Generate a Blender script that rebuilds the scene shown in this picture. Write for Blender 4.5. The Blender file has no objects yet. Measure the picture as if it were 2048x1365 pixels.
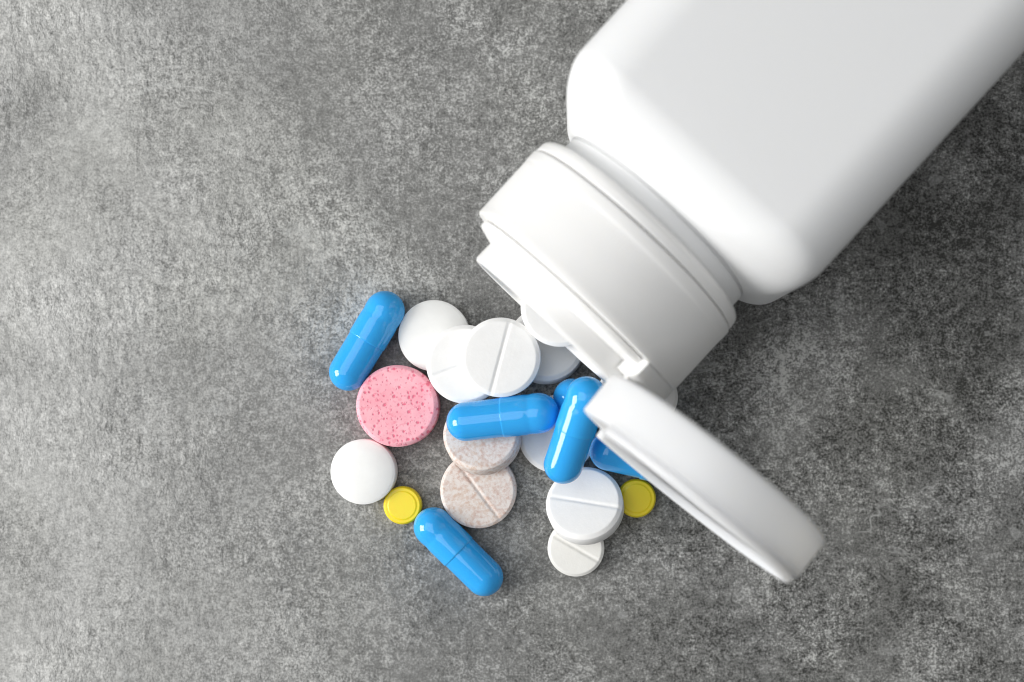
import bpy, bmesh, math, random
from mathutils import Vector, Matrix
import numpy as np

MM = 0.001                      # everything below is measured in millimetres
sc = bpy.context.scene
COL = sc.collection

# ------------------------------------------------------------------ camera
cam = bpy.data.cameras.new('camera')
camo = bpy.data.objects.new('camera', cam)
COL.objects.link(camo)
camo.location = (10.65 * MM, -11.66 * MM, 220 * MM)      # straight down at the table
camo.rotation_euler = (0, 0, 0)
cam.sensor_width = 36.0
cam.lens = 45.77
cam.shift_x = -0.0615
cam.shift_y = 0.0674
cam.clip_start = 0.01
cam.clip_end = 20
cam.dof.use_dof = True
cam.dof.focus_distance = 0.2155
cam.dof.aperture_fstop = 14.0
sc.camera = camo

# ------------------------------------------------------------------ light
world = bpy.data.worlds.new('World')
sc.world = world
world.use_nodes = True
bg = world.node_tree.nodes['Background']
bg.inputs['Color'].default_value = (0.98, 0.99, 1.0, 1)
bg.inputs['Strength'].default_value = 0.23


def area(name, az, el, dist, size, power, col):
    d = Vector((math.cos(math.radians(az)) * math.cos(math.radians(el)),
                math.sin(math.radians(az)) * math.cos(math.radians(el)),
                math.sin(math.radians(el))))
    l = bpy.data.lights.new(name, 'AREA')
    l.shape = 'SQUARE'
    l.size = size
    l.energy = power
    l.color = col
    o = bpy.data.objects.new(name, l)
    COL.objects.link(o)
    o.location = d * dist
    o.rotation_euler = d.to_track_quat('Z', 'Y').to_euler()
    return o


area('window_light', 188, 25, 0.50, 0.23, 2.5, (1.0, 0.99, 0.975))
area('overhead_fill', 172, 66, 1.0, 0.8, 3.9, (0.98, 0.99, 1.0))  # unseen soft fill lamp, added from the upper left

sc.view_settings.view_transform = 'Standard'
sc.view_settings.look = 'None'
sc.view_settings.exposure = 0.08
sc.view_settings.gamma = 1.0
sc.view_settings.use_curve_mapping = False
sc.render.engine = 'CYCLES'
sc.cycles.use_denoising = True
sc.cycles.pixel_filter_type = 'BLACKMAN_HARRIS'
sc.cycles.filter_width = 1.1
sc.cycles.max_bounces = 10
sc.cycles.diffuse_bounces = 6


# ------------------------------------------------------------------ materials
def new_mat(name):
    m = bpy.data.materials.new(name)
    m.use_nodes = True
    nt = m.node_tree
    b = nt.nodes['Principled BSDF']
    return m, nt, b


def node(nt, typ, **kw):
    n = nt.nodes.new(typ)
    for k, v in kw.items():
        if k in n.inputs:
            n.inputs[k].default_value = v
        else:
            setattr(n, k, v)
    return n


def ramp(nt, stops, src=None):
    r = nt.nodes.new('ShaderNodeValToRGB')
    el = r.color_ramp.elements
    while len(el) < len(stops):
        el.new(0.5)
    for e, (p, c) in zip(el, stops):
        e.position = p
        e.color = (c, c, c, 1) if not isinstance(c, tuple) else (*c, 1)
    if src is not None:
        nt.links.new(src, r.inputs['Fac'])
    return r


def noise(nt, co, scale, detail=3.0, rough=0.55, dist=0.0):
    n = nt.nodes.new('ShaderNodeTexNoise')
    n.inputs['Scale'].default_value = scale
    n.inputs['Detail'].default_value = detail
    n.inputs['Roughness'].default_value = rough
    n.inputs['Distortion'].default_value = dist
    nt.links.new(co, n.inputs['Vector'])
    return n.outputs['Fac']


def math_n(nt, op, a, b=None, clamp=False):
    n = nt.nodes.new('ShaderNodeMath')
    n.operation = op
    n.use_clamp = clamp
    for i, v in enumerate((a, b)):
        if v is None:
            continue
        if isinstance(v, (int, float)):
            n.inputs[i].default_value = v
        else:
            nt.links.new(v, n.inputs[i])
    return n.outputs[0]


def mix_col(nt, fac, a, b):
    n = nt.nodes.new('ShaderNodeMix')
    n.data_type = 'RGBA'
    for key, v in ((0, fac), (6, a), (7, b)):
        if isinstance(v, (int, float)):
            n.inputs[key].default_value = v
        elif isinstance(v, tuple):
            n.inputs[key].default_value = (*v, 1)
        else:
            nt.links.new(v, n.inputs[key])
    return n.outputs[2]


def bump(nt, b, height, dist_mm, strength=1.0):
    n = nt.nodes.new('ShaderNodeBump')
    n.inputs['Strength'].default_value = strength
    n.inputs['Distance'].default_value = dist_mm * MM
    nt.links.new(height, n.inputs['Height'])
    nt.links.new(n.outputs[0], b.inputs['Normal'])


def coords(nt, scale=(1, 1, 1), kind='Object'):
    t = nt.nodes.new('ShaderNodeTexCoord')
    m = nt.nodes.new('ShaderNodeMapping')
    m.inputs['Scale'].default_value = scale
    nt.links.new(t.outputs[kind], m.inputs['Vector'])
    return m.outputs[0]


def mat_stone():
    m, nt, b = new_mat('grey_stone')
    co = coords(nt)
    co_v = coords(nt, (1.15, 0.88, 1))
    cloud = noise(nt, co, 30, 7, 0.62, 0.3)
    cloud2 = noise(nt, co, 95, 6, 0.66, 0.4)
    grain = noise(nt, co, 640, 5, 0.76, 0.0)
    fine = noise(nt, co, 2300, 2, 0.6)
    # left more even; right has sharper pale crystals, plus the bottle's shade painted darker
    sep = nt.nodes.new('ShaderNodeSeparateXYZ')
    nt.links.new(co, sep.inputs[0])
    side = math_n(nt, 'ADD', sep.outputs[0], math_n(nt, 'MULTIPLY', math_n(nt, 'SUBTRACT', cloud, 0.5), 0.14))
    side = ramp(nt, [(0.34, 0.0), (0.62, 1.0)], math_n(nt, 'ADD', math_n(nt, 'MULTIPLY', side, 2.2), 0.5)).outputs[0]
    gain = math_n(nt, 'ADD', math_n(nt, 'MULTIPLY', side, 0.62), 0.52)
    cl = math_n(nt, 'ADD', math_n(nt, 'MULTIPLY', math_n(nt, 'SUBTRACT', cloud, 0.5), 0.84),
                math_n(nt, 'MULTIPLY', math_n(nt, 'SUBTRACT', cloud2, 0.5), 0.34))
    gr = math_n(nt, 'ADD', math_n(nt, 'MULTIPLY', math_n(nt, 'SUBTRACT', grain, 0.5), 1.0),
                math_n(nt, 'MULTIPLY', math_n(nt, 'SUBTRACT', fine, 0.5), 0.78))
    polish = ramp(nt, [(0.36, 0.68), (0.62, 1.25)], noise(nt, co, 75, 5, 0.6, 0.3)).outputs[0]
    gr = math_n(nt, 'MULTIPLY', gr, polish)
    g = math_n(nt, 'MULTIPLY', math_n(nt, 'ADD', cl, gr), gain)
    g = math_n(nt, 'ADD', g, math_n(nt, 'SUBTRACT', 0.615, math_n(nt, 'MULTIPLY', side, 0.22)))  # mean colour drops to the right to deepen the shadow there
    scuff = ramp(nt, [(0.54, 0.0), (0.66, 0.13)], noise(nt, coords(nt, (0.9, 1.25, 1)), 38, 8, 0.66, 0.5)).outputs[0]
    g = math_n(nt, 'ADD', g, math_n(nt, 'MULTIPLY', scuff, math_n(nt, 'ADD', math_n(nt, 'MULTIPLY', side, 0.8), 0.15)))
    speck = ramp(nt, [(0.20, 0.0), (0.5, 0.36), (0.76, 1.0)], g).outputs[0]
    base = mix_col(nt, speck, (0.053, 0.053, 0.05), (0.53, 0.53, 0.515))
    # pale flakes and hairline scuffs
    fl = ramp(nt, [(0.67, 0.0), (0.71, 0.5)], noise(nt, co, 230, 3, 0.5, 0.2)).outputs[0]
    hair = math_n(nt, 'ABSOLUTE', math_n(nt, 'SUBTRACT', noise(nt, coords(nt, (0.6, 1.3, 1)), 48, 3, 0.5, 1.2), 0.5))
    hair = ramp(nt, [(0.0, 1.0), (0.009, 0.0)], hair).outputs[0]
    hmask = ramp(nt, [(0.54, 0.0), (0.64, 0.9)], noise(nt, co, 40, 2)).outputs[0]
    hair = math_n(nt, 'MULTIPLY', hair, hmask)
    marks = math_n(nt, 'MULTIPLY', math_n(nt, 'MAXIMUM', fl, hair), 0.6)
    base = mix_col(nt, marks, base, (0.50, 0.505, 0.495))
    warm = ramp(nt, [(0.45, 0.0), (0.7, 0.5)], noise(nt, co, 22, 3)).outputs[0]
    wt = nt.nodes.new('ShaderNodeMix')
    wt.data_type = 'RGBA'
    wt.blend_type = 'MULTIPLY'
    nt.links.new(warm, wt.inputs[0])
    nt.links.new(base, wt.inputs[6])
    wt.inputs[7].default_value = (0.985, 0.985, 0.945, 1)
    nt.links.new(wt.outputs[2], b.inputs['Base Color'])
    b.inputs['Roughness'].default_value = 0.8
    b.inputs['Specular IOR Level'].default_value = 0.2
    # leathery relief, strongest where the slab is worn
    r1 = noise(nt, co_v, 640, 3, 0.6, 0.0)
    r2 = noise(nt, co_v, 270, 3, 0.6, 0.15)
    r3 = noise(nt, co_v, 55, 3, 0.5, 0.3)
    ridge = math_n(nt, 'ABSOLUTE', math_n(nt, 'SUBTRACT', noise(nt, coords(nt, (1.5, 0.6, 1)), 30, 4, 0.6, 0.3), 0.5))
    ridge = ramp(nt, [(0.0, 1.0), (0.03, 0.0)], ridge).outputs[0]
    rmask = ramp(nt, [(0.57, 0.0), (0.66, 1.0)], noise(nt, co, 38, 2)).outputs[0]
    worn = ramp(nt, [(0.40, 0.3), (0.60, 1.0)], noise(nt, co, 34, 4)).outputs[0]
    h = math_n(nt, 'ADD', math_n(nt, 'MULTIPLY', r1, 0.46), math_n(nt, 'MULTIPLY', r2, 0.62))
    h = math_n(nt, 'MULTIPLY', h, worn)
    h = math_n(nt, 'ADD', h, math_n(nt, 'MULTIPLY', r3, 0.8))
    h = math_n(nt, 'ADD', h, math_n(nt, 'MULTIPLY', math_n(nt, 'MULTIPLY', ridge, rmask), 0.10))
    h = math_n(nt, 'MULTIPLY', h, math_n(nt, 'SUBTRACT', 1.0, math_n(nt, 'MULTIPLY', side, 0.6)))
    h = math_n(nt, 'ADD', h, math_n(nt, 'MULTIPLY', grain, 0.11))
    bump(nt, b, h, 0.95)
    return m


def mat_plastic(name, col, rough, sss=0.0, micro=0.0):
    m, nt, b = new_mat(name)
    b.inputs['Base Color'].default_value = (*col, 1)
    b.inputs['Roughness'].default_value = rough
    b.inputs['IOR'].default_value = 1.5
    if sss:
        b.inputs['Subsurface Weight'].default_value = sss
        b.inputs['Subsurface Radius'].default_value = (1.0, 0.95, 0.85)
        b.inputs['Subsurface Scale'].default_value = 1.2 * MM
    if micro:
        co = coords(nt)
        bump(nt, b, noise(nt, co, 900, 2), micro)
    return m


def mat_chalk(name, col, rough=0.6, relief=0.028, scale=1800):
    m, nt, b = new_mat(name)
    co = coords(nt)
    v = ramp(nt, [(0.3, tuple(c * 0.965 for c in col)), (0.7, col)], noise(nt, co, 500, 4, 0.6)).outputs[0]
    nt.links.new(v, b.inputs['Base Color'])
    b.inputs['Roughness'].default_value = rough
    b.inputs['Specular IOR Level'].default_value = 0.35
    b.inputs['Subsurface Weight'].default_value = 0.23
    b.inputs['Subsurface Radius'].default_value = (1, 0.95, 0.9)
    b.inputs['Subsurface Scale'].default_value = 0.5 * MM
    bump(nt, b, noise(nt, co, scale, 3, 0.6), relief)
    return m


def mat_pink():
    m, nt, b = new_mat('pink_effervescent')
    co = coords(nt)
    vo = nt.nodes.new('ShaderNodeTexVoronoi')
    vo.voronoi_dimensions = '2D'
    vo.inputs['Scale'].default_value = 1250
    vo.inputs['Randomness'].default_value = 1.0
    nz = nt.nodes.new('ShaderNodeTexNoise')
    nz.inputs['Scale'].default_value = 900
    nt.links.new(co, nz.inputs['Vector'])
    mx = nt.nodes.new('ShaderNodeVectorMath')
    mx.operation = 'MULTIPLY_ADD'
    nt.links.new(nz.outputs['Color'], mx.inputs[0])
    mx.inputs[1].default_value = (0.0007, 0.0007, 0.0007)
    nt.links.new(co, mx.inputs[2])
    nt.links.new(mx.outputs[0], vo.inputs['Vector'])
    pick = nt.nodes.new('ShaderNodeSeparateColor')
    nt.links.new(vo.outputs['Color'], pick.inputs[0])
    size = ramp(nt, [(0.1, 0.10), (0.6, 0.25), (1.0, 0.46)], pick.outputs[0]).outputs[0]
    d = math_n(nt, 'SUBTRACT', size, vo.outputs['Distance'])
    spot = ramp(nt, [(0.0, 0.0), (0.24, 1.0)], d).outputs[0]
    small = noise(nt, co, 1500, 2, 0.5)
    sp2 = ramp(nt, [(0.56, 0.0), (0.68, 0.5)], small).outputs[0]
    allsp = math_n(nt, 'MAXIMUM', spot, sp2)
    base = ramp(nt, [(0.35, (0.93, 0.40, 0.47)), (0.65, (0.96, 0.50, 0.56))], noise(nt, co, 350, 3)).outputs[0]
    c = mix_col(nt, math_n(nt, 'MULTIPLY', allsp, 0.85), base, (0.80, 0.13, 0.22))
    nt.links.new(c, b.inputs['Base Color'])
    b.inputs['Roughness'].default_value = 0.6
    b.inputs['Specular IOR Level'].default_value = 0.3
    h = math_n(nt, 'SUBTRACT', math_n(nt, 'MULTIPLY', small, 0.3), spot)
    bump(nt, b, h, 0.06)
    return m


def mat_beige():
    m, nt, b = new_mat('speckled_beige')
    co = coords(nt)
    a = noise(nt, co, 700, 4, 0.75, 0.2)
    g = noise(nt, co, 1700, 2, 0.6)
    s = math_n(nt, 'ADD', math_n(nt, 'MULTIPLY', a, 0.6), math_n(nt, 'MULTIPLY', g, 0.4))
    f = ramp(nt, [(0.44, 0.0), (0.62, 1.0)], s).outputs[0]
    tint = ramp(nt, [(0.4, (0.58, 0.40, 0.29)), (0.6, (0.54, 0.35, 0.28))], noise(nt, co, 300, 2)).outputs[0]
    c = mix_col(nt, math_n(nt, 'MULTIPLY', f, 0.8), (0.74, 0.68, 0.64), tint)
    nt.links.new(c, b.inputs['Base Color'])
    b.inputs['Roughness'].default_value = 0.55
    b.inputs['Specular IOR Level'].default_value = 0.3
    bump(nt, b, g, 0.05)
    return m


def mat_gel(name, col):
    m, nt, b = new_mat(name)
    co = coords(nt)
    b.inputs['Base Color'].default_value = (*col, 1)
    b.inputs['Roughness'].default_value = 0.055
    b.inputs['IOR'].default_value = 1.5
    b.inputs['Subsurface Weight'].default_value = 0.25
    b.inputs['Subsurface Radius'].default_value = (0.3, 0.7, 1.0)
    b.inputs['Subsurface Scale'].default_value = 0.6 * MM
    bump(nt, b, noise(nt, co, 260, 2), 0.03)
    return m


M_STONE = mat_stone()
M_BODY = mat_plastic('bottle_white', (0.85, 0.855, 0.855), 0.42, 0.15, 0.012)
M_CAP = mat_plastic('cap_white', (0.87, 0.865, 0.85), 0.36, 0.3, 0.0)
M_LID = mat_plastic('lid_white', (0.88, 0.88, 0.87), 0.36, 0.8, 0.0)
M_LID.node_tree.nodes['Principled BSDF'].inputs['Subsurface Scale'].default_value = 5.0 * MM
M_WHITE = mat_chalk('chalk_white', (0.87, 0.865, 0.85))
M_WHITE_SMOOTH = mat_chalk('coated_white', (0.87, 0.87, 0.85), 0.42, 0.02, 700)
M_CREAM = mat_chalk('chalk_cream', (0.86, 0.85, 0.81))
M_PINK = mat_pink()
M_BEIGE = mat_beige()
M_YELLOW = mat_gel('yellow_coat', (0.90, 0.71, 0.02))
M_YELLOW.node_tree.nodes['Principled BSDF'].inputs['Roughness'].default_value = 0.3
M_BLUE = mat_gel('blue_gelatin', (0.035, 0.40, 0.86))
M_BLUE2 = mat_gel('blue_gelatin_body', (0.032, 0.385, 0.84))


# ------------------------------------------------------------------ mesh helpers (mm in, metres out)
def obj(name, verts, faces, mat, parent=None, smooth=True, sharp=None):
    me = bpy.data.meshes.new(name)
    me.from_pydata([(x * MM, y * MM, z * MM) for x, y, z in verts], [], faces)
    bm = bmesh.new()
    bm.from_mesh(me)
    bmesh.ops.remove_doubles(bm, verts=bm.verts, dist=1e-7)
    bmesh.ops.recalc_face_normals(bm, faces=bm.faces)
    if sharp:
        for e in bm.edges:
            if len(e.link_faces) == 2 and e.calc_face_angle(0) > math.radians(sharp):
                e.smooth = False
    for f in bm.faces:
        f.smooth = smooth
    bm.to_mesh(me)
    bm.free()
    me.materials.append(mat)
    o = bpy.data.objects.new(name, me)
    COL.objects.link(o)
    if parent is not None:
        o.parent = parent
    return o


def tag(o, label, cat, group=None):
    o['label'] = label
    o['category'] = cat
    if group:
        o['group'] = group
    return o


def fillet(profile, r=None, n=4):
    """round the corners of an open (radius, height) profile; items (r, z, corner_radius)"""
    out = []
    for i, p in enumerate(profile):
        cr = p[2] if len(p) > 2 else 0
        if cr == 0 or i in (0, len(profile) - 1):
            out.append((p[0], p[1]))
            continue
        P = Vector(p[:2])
        A = Vector(profile[i - 1][:2])
        B = Vector(profile[i + 1][:2])
        c1 = P + (A - P).normalized() * min(cr, (A - P).length * 0.49)
        c2 = P + (B - P).normalized() * min(cr, (B - P).length * 0.49)
        for k in range(n + 1):
            t = k / n
            q = c1 * (1 - t) ** 2 + P * 2 * t * (1 - t) + c2 * t * t
            out.append((q.x, q.y))
    return out


def revolve(profile, segs=96, mod=None, a0=0.0, a1=None):
    """spin (radius, height) about z; a1 given = open sector with end faces"""
    full = a1 is None
    n = segs if full else segs + 1
    V, F = [], []
    for i in range(n):
        th = a0 + (2 * math.pi * i / segs if full else (a1 - a0) * i / segs)
        for k, (r, z) in enumerate(profile):
            rr = r + (mod(th, r, z) if mod else 0)
            V.append((rr * math.cos(th), rr * math.sin(th), z))
    m = len(profile)
    for i in range(n if full else n - 1):
        j = (i + 1) % n
        for k in range(m - 1):
            F.append((i * m + k, j * m + k, j * m + k + 1, i * m + k + 1))
    if not full:
        F.append(tuple(range(m)))
        F.append(tuple((n - 1) * m + k for k in reversed(range(m))))
    return V, F


# ------------------------------------------------------------------ the table
def build_table():
    n = 40
    V, F = [], []
    L = 420
    for i in range(n + 1):
        for j in range(n + 1):
            V.append((-L + 2 * L * i / n, -L + 2 * L * j / n, 0))
    for i in range(n):
        for j in range(n):
            a = i * (n + 1) + j
            F.append((a, a + n + 1, a + n + 2, a + 1))
    b0 = len(V)
    for x, y in ((-L, -L), (L, -L), (L, L), (-L, L)):
        V.append((x, y, -20))
    F.append((b0, b0 + 3, b0 + 2, b0 + 1))
    rim = [[i * (n + 1) for i in range(n + 1)], [n * (n + 1) + j for j in range(n + 1)],
           [i * (n + 1) + n for i in range(n, -1, -1)], [j for j in range(n, -1, -1)]]
    for k, r in enumerate(rim):
        F.append(tuple([b0 + (k + 1) % 4, b0 + k] + r[:1] + r[1:]))
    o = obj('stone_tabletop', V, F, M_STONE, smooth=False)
    o['kind'] = 'structure'
    o['label'] = 'mottled grey stone tabletop with fine pale grain'


build_table()

# ------------------------------------------------------------------ the bottle
# local frame of the bottle: X = sideways (towards the hinge), Y = up, Z = along the neck towards the mouth
AX = Vector((-0.676, -0.737, 0)).normalized()
SIDE = Vector((0.737, -0.676, 0)).normalized()
UP = Vector((0, 0, 1))
CAPZ = 23.7
CAPC = Vector((10.72, 4.40, CAPZ))
ROT = Matrix((SIDE, UP, SIDE.cross(UP))).transposed()
if SIDE.cross(UP).dot(AX) < 0:
    raise ValueError('frame')


def rr_ray(th, w, h, rc):
    """distance from the centre to a rounded rectangle of half sizes w, h and corner radius rc"""
    c, s = abs(math.cos(th)), abs(math.sin(th))
    rc = min(rc, w, h)
    if c * (h - rc) >= s * w:
        return w / c
    if s * (w - rc) >= c * h:
        return h / s
    qx, qy = w - rc, h - rc
    bq = qx * c + qy * s
    return bq + math.sqrt(max(bq * bq - (qx * qx + qy * qy - rc * rc), 0))


def build_bottle():
    root = bpy.data.objects.new('medicine_bottle', None)
    COL.objects.link(root)
    root.matrix_world = Matrix.Translation(CAPC * MM) @ ROT.to_4x4()
    tag(root, 'white plastic square medicine bottle lying on its side with its flip-top open', 'bottle')
    # --- body: lofted rounded square with a round neck, hollow
    W0, H0, RC0, A0, FR, NECK = 22.7, 23.65, 8.5, 17.4, 8.2, 17.3
    OFF = 0.4                                 # the neck sits a little off the body's middle
    A1, FB = 100.0, 7.0                       # base of the bottle

    def section(a, th):
        if a < A0:
            return NECK
        if a < A0 + FR:
            x = FR - (a - A0)
            d = FR - math.sqrt(max(FR * FR - x * x, 0))
        elif a > A1 - FB:
            x = a - (A1 - FB)
            d = FB - math.sqrt(max(FB * FB - x * x, 0))
        else:
            d = 0.0
        w, h = W0 - d, H0 - d
        p = rr_ray(th, w, h, RC0 + (min(w, h) - RC0) * min(d / 7.0, 1))
        if a < A0 + FR:                       # blend into the neck
            k = 0.9
            q = NECK
            t = max(k - abs(p - q), 0) / k
            p = max(p, q) + t * t * k * 0.25
        return p
    st = [0, 8, 16, 17.0, 17.5, 17.69]
    st += [A0 + FR * (1 - math.cos(math.pi / 2 * i / 26)) for i in range(27)]
    st += list(np.arange(30, A1 - FB, 4)) + [A1 - FB * (1 - math.sin(math.pi / 2 * i / 14)) for i in range(15)]
    N = 240
    V, F = [], []
    for a in st:
        for i in range(N):
            th = 2 * math.pi * i / N
            d = section(a, th)
            V.append((d * math.cos(th) + OFF, d * math.sin(th), -a))
    ring = len(st)
    V.append((0, 0, -99.8))
    for k in range(ring - 1):
        for i in range(N):
            j = (i + 1) % N
            F.append((k * N + i, k * N + j, (k + 1) * N + j, (k + 1) * N + i))
    for i in range(N):
        F.append(((ring - 1) * N + i, (ring - 1) * N + (i + 1) % N, len(V) - 1))
    # inner wall
    b0 = len(V)
    ins = [0, 17, 19.5, 22, 26, 60, 92, 98]
    for a in ins:
        for i in range(N):
            th = 2 * math.pi * i / N
            d = section(max(a - 1.2, 0), th) - 1.3
            V.append((d * math.cos(th) + OFF, d * math.sin(th), -a))
    for k in range(len(ins) - 1):
        for i in range(N):
            j = (i + 1) % N
            F.append((b0 + k * N + i, b0 + (k + 1) * N + i, b0 + (k + 1) * N + j, b0 + k * N + j))
    F.append(tuple(b0 + (len(ins) - 1) * N + i for i in range(N)))
    for i in range(N):
        j = (i + 1) % N
        F.append((i, b0 + i, b0 + j, j))
    obj('body', V, F, M_BODY, root)

    # --- cap: knurled skirt, hollow
    R = 19.8

    def knurl(th, r, z):
        if r > 19.7 and -10.3 < z < -1.2:
            k = min(1, (z + 10.3) / 0.5, (-1.2 - z) / 0.5)
            return -0.09 * k * (0.5 + 0.5 * math.cos(th * 240))
        return 0
    prof = [(14.2, -1.6), (14.2, 0.25), (17.6, 0.25), (17.6, 0.0), (R, 0.0, 0.35), (R, -1.1), (R, -1.25)]
    prof += [(R, z) for z in (-1.8, -4, -7, -9.6, -10.25)]
    prof += [(R, -10.35), (R + 0.08, -10.7, 0.2), (R + 0.08, -12.3, 0.2), (R - 0.25, -12.5, 0.1), (18.2, -12.5), (18.2, -1.6), (14.2, -1.6)]
    V, F = revolve(fillet(prof, n=3), 960, knurl)
    cap = obj('cap', V, F, M_CAP, root, sharp=40)
    # tamper ring behind the skirt
    prof = [(17.9, -12.65), (R - 0.3, -12.65, 0.1), (R - 0.1, -12.85, 0.15), (R - 0.2, -14.2, 0.5), (R - 0.9, -14.9, 0.5),
            (17.9, -14.9), (17.9, -12.65)]
    V, F = revolve(fillet(prof, n=4), 128)
    obj('tamper_ring', V, F, M_CAP, cap, sharp=50)
    # seat ring and pouring spout: one moulding, left open where the hinge sits
    h0, h1 = math.radians(4), math.radians(45)
    prof = [(15.0, 0.25), (18.3, 0.25), (18.3, 1.15, 0.35), (15.6, 2.0, 0.2), (15.0, 2.0), (15.0, 0.25)]
    V, F = revolve(fillet(prof, n=3), 110, a0=h1, a1=h0 + 2 * math.pi)
    obj('seat_ring', V, F, M_CAP, cap, sharp=35)
    prof = [(14.25, 0.25), (15.45, 0.25), (15.45, 2.4), (15.55, 5.0, 0.3), (15.2, 5.45, 0.2), (14.35, 5.35, 0.3), (14.25, 2.4), (14.25, 0.25)]
    V, F = revolve(fillet(prof, n=3), 128)
    obj('spout', V, F, M_CAP, cap, sharp=50)
    # hinge pad flush with the skirt
    prof = [(15.7, 0.05), (R - 0.05, 0.05), (R - 0.05, 2.4, 0.6), (18.4, 3.4, 0.4), (15.7, 3.4), (15.7, 0.05)]
    V, F = revolve(fillet(prof, n=3), 24, a0=h0, a1=h1)
    hinge = obj('hinge', V, F, M_CAP, cap, sharp=35)

    # --- flip lid, swung right over about the hinge
    phi = math.radians(36)
    er = Vector((math.cos(phi), math.sin(phi), 0))
    RL = 18.05
    lid_c = er * 36.1 + Vector((0, 0, 3.5))
    # lid local: z = 0 outer face, +z towards its open side
    tilt = Matrix.Rotation(math.radians(4.8), 4, Vector((-math.sin(phi), math.cos(phi), 0)))
    prof = [(0.0, 0.0), (RL * 0.6, 0.02), (RL, 0.05, 0.8), (RL, 6.4, 0.3), (RL - 0.75, 6.4, 0.15), (RL - 0.75, 6.45),
            (RL - 1.6, 6.45), (RL - 1.6, 1.3, 0.5), (0.0, 1.3)]
    V, F = revolve(fillet(prof, n=5), 160)
    lid = obj('lid', V, F, M_LID, cap, sharp=50)
    lid.matrix_local = Matrix.Translation(lid_c * MM) @ tilt
    # sealing lip (sub-piece of the lid, same moulding): broken at the hinge
    gap = 0.62
    prof = [(RL - 1.55, 6.2), (RL - 0.4, 6.2), (RL - 0.5, 7.6, 0.2), (RL - 1.3, 7.7, 0.2), (RL - 1.55, 7.6), (RL - 1.55, 6.2)]
    V, F = revolve(fillet(prof, n=3), 140, a0=math.pi + gap, a1=3 * math.pi - gap)
    me = lid.data
    bm = bmesh.new()
    bm.from_mesh(me)
    vs = [bm.verts.new((x * MM, y * MM, z * MM)) for x, y, z in V]
    for f in F:
        try:
            nf = bm.faces.new([vs[i] for i in f])
            nf.smooth = True
        except ValueError:
            pass
    # closing plug ring inside the lid
    V2, F2 = revolve(fillet([(12.6, 1.2), (13.8, 1.2), (13.8, 4.6, 0.4), (12.6, 4.6, 0.4), (12.6, 1.2)], n=3), 96)
    vs = [bm.verts.new((x * MM, y * MM, z * MM)) for x, y, z in V2]
    for f in F2:
        nf = bm.faces.new([vs[i] for i in f])
        nf.smooth = True
    bmesh.ops.recalc_face_normals(bm, faces=bm.faces)
    for e in bm.edges:
        if len(e.link_faces) == 2 and e.calc_face_angle(0) > math.radians(50):
            e.smooth = False
    bm.to_mesh(me)
    bm.free()
    # hinge strap: thin web from pad to lid
    tx = Vector((-math.sin(phi), math.cos(phi), 0))
    V, F = [], []
    path = [(17.0, 2.9), (17.6, 4.0), (18.5, 4.9), (19.6, 5.3), (20.6, 5.2)]
    for r, z in path:
        for sgn in (-1, 1):
            for dz in (0, 0.9):
                p = er * r + tx * (2.4 * sgn) + Vector((0, 0, z - dz))
                V.append(tuple(p))
    for k in range(len(path) - 1):
        a = 4 * k
        for q, w in ((0, 1), (1, 3), (3, 2), (2, 0)):
            F.append((a + q, a + w, a + 4 + w, a + 4 + q))
    F.append((0, 2, 3, 1))
    e = 4 * (len(path) - 1)
    F.append((e, e + 1, e + 3, e + 2))
    obj('strap', V, F, M_CAP, cap, sharp=40)
    return root


build_bottle()


# ------------------------------------------------------------------ pills
def axis_matrix(pos, ax, spin=0.0):
    z = Vector(ax).normalized()
    ref = Vector((0, 1, 0))
    u = ref.cross(z)
    if u.length < 1e-3:
        u = Vector((1, 0, 0))
    u.normalize()
    v = z.cross(u)
    R = Matrix((u, v, z)).transposed()
    return Matrix.Translation(Vector(pos) * MM) @ R.to_4x4() @ Matrix.Rotation(spin, 4, 'Z')


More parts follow.
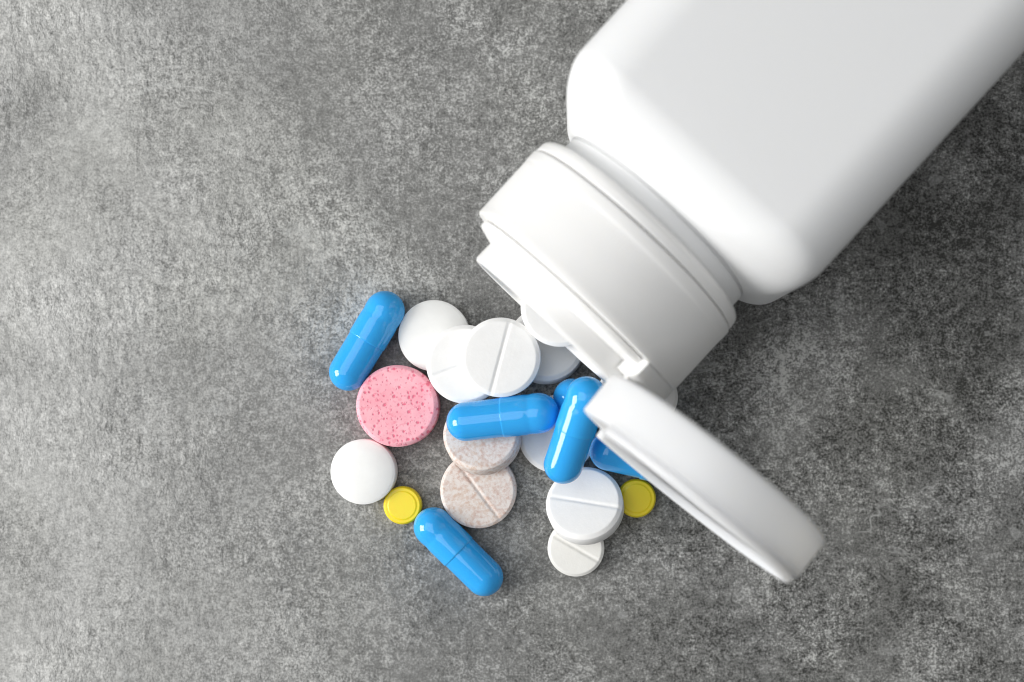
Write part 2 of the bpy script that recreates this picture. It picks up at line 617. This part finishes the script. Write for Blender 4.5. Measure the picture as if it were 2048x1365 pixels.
def tablet_mesh(R, t, style, score):
    """polar sheet top and bottom; style gives the face height at radius r"""
    ht = t / 2
    segs = 160

    def face(r):
        q = r / R
        if style in ('bevel', 'thin_bevel'):
            w, dp = (0.62, 0.5) if style == 'bevel' else (0.45, 0.35)
            x = (r - (R - w)) / w          # 0 at the foot of the bevel, 1 at the rim
            sft = 0.13
            z = ht - dp * (0.5 * (x + math.sqrt(x * x + sft * sft)) - 0.5 * (-1 / w + math.sqrt(1 / (w * w) + sft * sft)) * 0)
            return z - 0.06 * q * q
        if style == 'soft':
            b = 0.10
            return ht if q < 1 - b else ht - 0.55 * ((q - (1 - b)) / b) ** 1.6
        if style == 'dome':
            return ht - 0.85 * q ** 2.6 - 0.05 * max(0, q - .93) / .07
        if style == 'button':
            if q < 0.70:
                return ht - 0.03
            if q < 0.80:
                k = (q - 0.70) / 0.10
                return ht - 0.03 - 0.09 * (0.5 - 0.5 * math.cos(math.pi * k))
            if q < 0.9:
                return ht - 0.12
            return ht - 0.12 - 0.42 * ((q - 0.9) / 0.1) ** 2
    qs = list(np.linspace(0, 0.60, 26)) + list(np.linspace(0.62, 0.88, 16)) + list(np.linspace(0.895, 1.0, 13))
    V, F = [], []
    rings = []

    def add_sheet(sgn, grooved):
        c = len(V)
        V.append((0, 0, sgn * (face(0) - (0.17 if grooved else 0))))
        prev = None
        for q in qs[1:]:
            ids = []
            for i in range(segs):
                th = 2 * math.pi * i / segs
                x, y = R * q * math.cos(th), R * q * math.sin(th)
                z = face(R * q)
                if grooved:
                    g = max(0.0, 1 - abs(x) / 0.5)
                    g = g * g * (3 - 2 * g)
                    z -= 0.17 * g * (1 if q < 0.9 else max(0.25, 1 - (q - .9) * 6))
                ids.append(len(V))
                V.append((x, y, sgn * z))
            if prev is None:
                for i in range(segs):
                    F.append((c, ids[i], ids[(i + 1) % segs]))
            else:
                for i in range(segs):
                    F.append((prev[i], ids[i], ids[(i + 1) % segs], prev[(i + 1) % segs]))
            prev = ids
        return prev
    a = add_sheet(1, score)
    b = add_sheet(-1, False)
    zr = face(R)
    mid = []
    for k in (0.97, 0.0, -0.97):
        ids = []
        for i in range(segs):
            th = 2 * math.pi * i / segs
            rr = R + 0.03
            ids.append(len(V))
            V.append((rr * math.cos(th), rr * math.sin(th), zr * k))
        mid.append(ids)
    chain = [a] + mid + [b]
    for p, q in zip(chain, chain[1:]):
        for i in range(segs):
            j = (i + 1) % segs
            F.append((p[i], q[i], q[j], p[j]))
    return V, F


def tablet(name, label, cat, R, t, style, mat, pos, ax, score=None, group=None):
    V, F = tablet_mesh(R, t, style, score is not None)
    o = obj(name, V, F, mat, sharp=42)
    o.matrix_world = axis_matrix(pos, ax, math.radians(score or 0))
    return tag(o, label, cat, group)


GW = 'white tablets in the spilled heap'
tablet('round_tablet', 'plain smooth white tablet next to the upper left blue capsule', 'tablet',
       5.9, 4.2, 'dome', M_WHITE_SMOOTH, (-12.82, 0.72, 2.1), (0, -0, 1), None, GW)
tablet('scored_tablet', 'white scored tablet half hidden under another, touching the pink tablet', 'tablet',
       6.4, 3.6, 'bevel', M_WHITE, (-7.19, -4.15, 6.14), (-0.027, -0.033, 0.999), -70, GW)
tablet('scored_tablet', 'white scored tablet lying fully exposed on top above the horizontal blue capsule', 'tablet',
       6.35, 3.6, 'bevel', M_WHITE, (-1.26, -3.18, 9.94), (-0.027, -0.033, 0.999), -15, GW)
tablet('pink_tablet', 'thick pink tablet with darker pink spots', 'tablet',
       6.75, 5.0, 'soft', M_PINK, (-18.81, -10.99, 2.5), (-0, 0, 1))
tablet('scored_tablet', 'white scored tablet tilted up under the lower tip of the steep blue capsule', 'tablet',
       6.35, 3.8, 'bevel', M_WHITE, (12.34, -27.54, 4.2), (-0.127, 0.416, 0.901), 81, GW)
tablet('scored_tablet', 'small cream white scored tablet at the bottom, partly under a larger one', 'tablet',
       4.72, 2.8, 'thin_bevel', M_CREAM, (10.81, -34.75, 1.4), (0, 0, 1), 60, GW)
tablet('round_tablet', 'plain domed white tablet at the lower left beside a yellow pill', 'tablet',
       5.4, 4.2, 'dome', M_WHITE_SMOOTH, (-24.61, -21.94, 2.1), (-0.06, -0.02, 1), None, GW)
tablet('yellow_pill', 'small bright yellow pill between a white tablet and a blue capsule', 'pill',
       3.15, 2.4, 'button', M_YELLOW, (-18.25, -27.64, 1.2), (0, 0, 1), None, 'small yellow pills')
tablet('yellow_pill', 'small yellow pill in the shade under the open lid', 'pill',
       3.2, 2.4, 'button', M_YELLOW, (20.98, -26.45, 1.2), (0, 0, 1), None, 'small yellow pills')
tablet('speckled_tablet', 'speckled beige scored tablet with its scored face in full view', 'tablet',
       6.3, 3.8, 'thin_bevel', M_BEIGE, (-5.45, -25.01, 1.92), (-0, 0.003, 1), 37, 'speckled beige tablets')
tablet('speckled_tablet', 'speckled beige tablet mostly covered by the horizontal blue capsule', 'tablet',
       6.3, 3.8, 'thin_bevel', M_BEIGE, (-4.63, -15.97, 4.7), (-0.064, 0.341, 0.938), None, 'speckled beige tablets')
tablet('scored_tablet', 'white scored tablet wedged beneath the two crossing blue capsules', 'tablet',
       6.5, 3.6, 'bevel', M_WHITE, (7.71, -15.68, 1.82), (0.002, 0.004, 1), -20, GW)
tablet('scored_tablet', 'white tablet just outside the bottle mouth behind the topmost scored tablet', 'tablet',
       6.35, 3.6, 'bevel', M_WHITE, (5.81, -0.91, 3.02), (0, 0.22, 0.975), None, GW)
tablet('round_tablet', 'white tablet sliding out of the bottle mouth', 'tablet',
       6.2, 3.6, 'bevel', M_WHITE, (8.33, 4.69, 12.3), (-0.06, -0.07, 0.996), None, GW)
tablet('round_tablet', 'white tablet almost hidden beneath the lid hinge, its edge at the right', 'tablet',
       6.35, 3.6, 'bevel', M_WHITE, (20.99, -8.85, 8.5), (0.321, 0.524, 0.789), None, GW)

# capsules: cap half (wider, with a locking ring) and body half
CR, CH = 3.3, 5.95


def capsule_meshes():
    cap_prof, body_prof = [], []
    n = 14
    # cap at +z
    for i in range(n + 1):
        a = math.pi / 2 * (1 - i / n)
        cap_prof.append((CR * math.cos(a) if i else 0.0, CH + CR * math.sin(a)))
    cap_prof += [(CR, CH - 0.5), (CR - 0.03, CH - 0.9), (CR - 0.075, CH - 1.3), (CR - 0.075, CH - 1.6), (CR - 0.03, CH - 2.0), (CR, CH - 2.4),
                 (CR, CH - 4), (CR, 0.25), (CR, 0.06), (CR - 0.05, 0.0), (CR - 0.16, 0.0)]
    rb = CR - 0.13
    body_prof = [(rb - 0.02, 0.6), (rb, 0.3), (rb, -2), (rb, -CH)]
    for i in range(1, n + 1):
        a = math.pi / 2 * i / n
        body_prof.append((rb * math.cos(a) if i < n else 0.0, -CH - rb * math.sin(a)))
    return revolve(cap_prof, 64), revolve(body_prof, 64)


(cv, cf), (bv, bf) = capsule_meshes()
first = {}


def capsule(label, pos, ax, flip=False):
    ax = Vector(ax) * (-1 if flip else 1)
    root = bpy.data.objects.new('capsule', None)
    COL.objects.link(root)
    root.empty_display_size = 0.004
    root.matrix_world = axis_matrix(pos, ax)
    tag(root, label, 'capsule', 'blue gelatin capsules')
    for key, v, f, m in (('cap_shell', cv, cf, M_BLUE), ('body_shell', bv, bf, M_BLUE2)):
        if key not in first:
            first[key] = obj(key, v, f, m, root, sharp=50)
        else:
            c = first[key].copy()
            COL.objects.link(c)
            c.parent = root
    return root


capsule('glossy blue capsule farthest to the upper left, leaning by a plain white tablet', (-24.03, -0.21, 3.3), (0.514, 0.858, 0))
capsule('glossy blue capsule lying nearly horizontal across the speckled beige tablet', (-1.1, -12.86, 9.6), (0.991, 0.116, 0.068))
capsule('glossy blue capsule standing steep in the picture with a long highlight, beside the lid', (10.62, -15, 12.36), (-0.308, -0.907, -0.288), True)
capsule('glossy blue capsule lying alone at the bottom left of the heap', (-8.67, -35.3, 3.3), (0.712, -0.702, 0), True)
capsule('blue capsule on the table running under the open lid above the yellow pill', (22, -19.84, 4.93), (0.974, -0.224, -0.041))
capsule('shaded blue capsule buried behind the steep one below the bottle mouth', (15.71, -11.35, 5.69), (0.92, -0.284, -0.272))
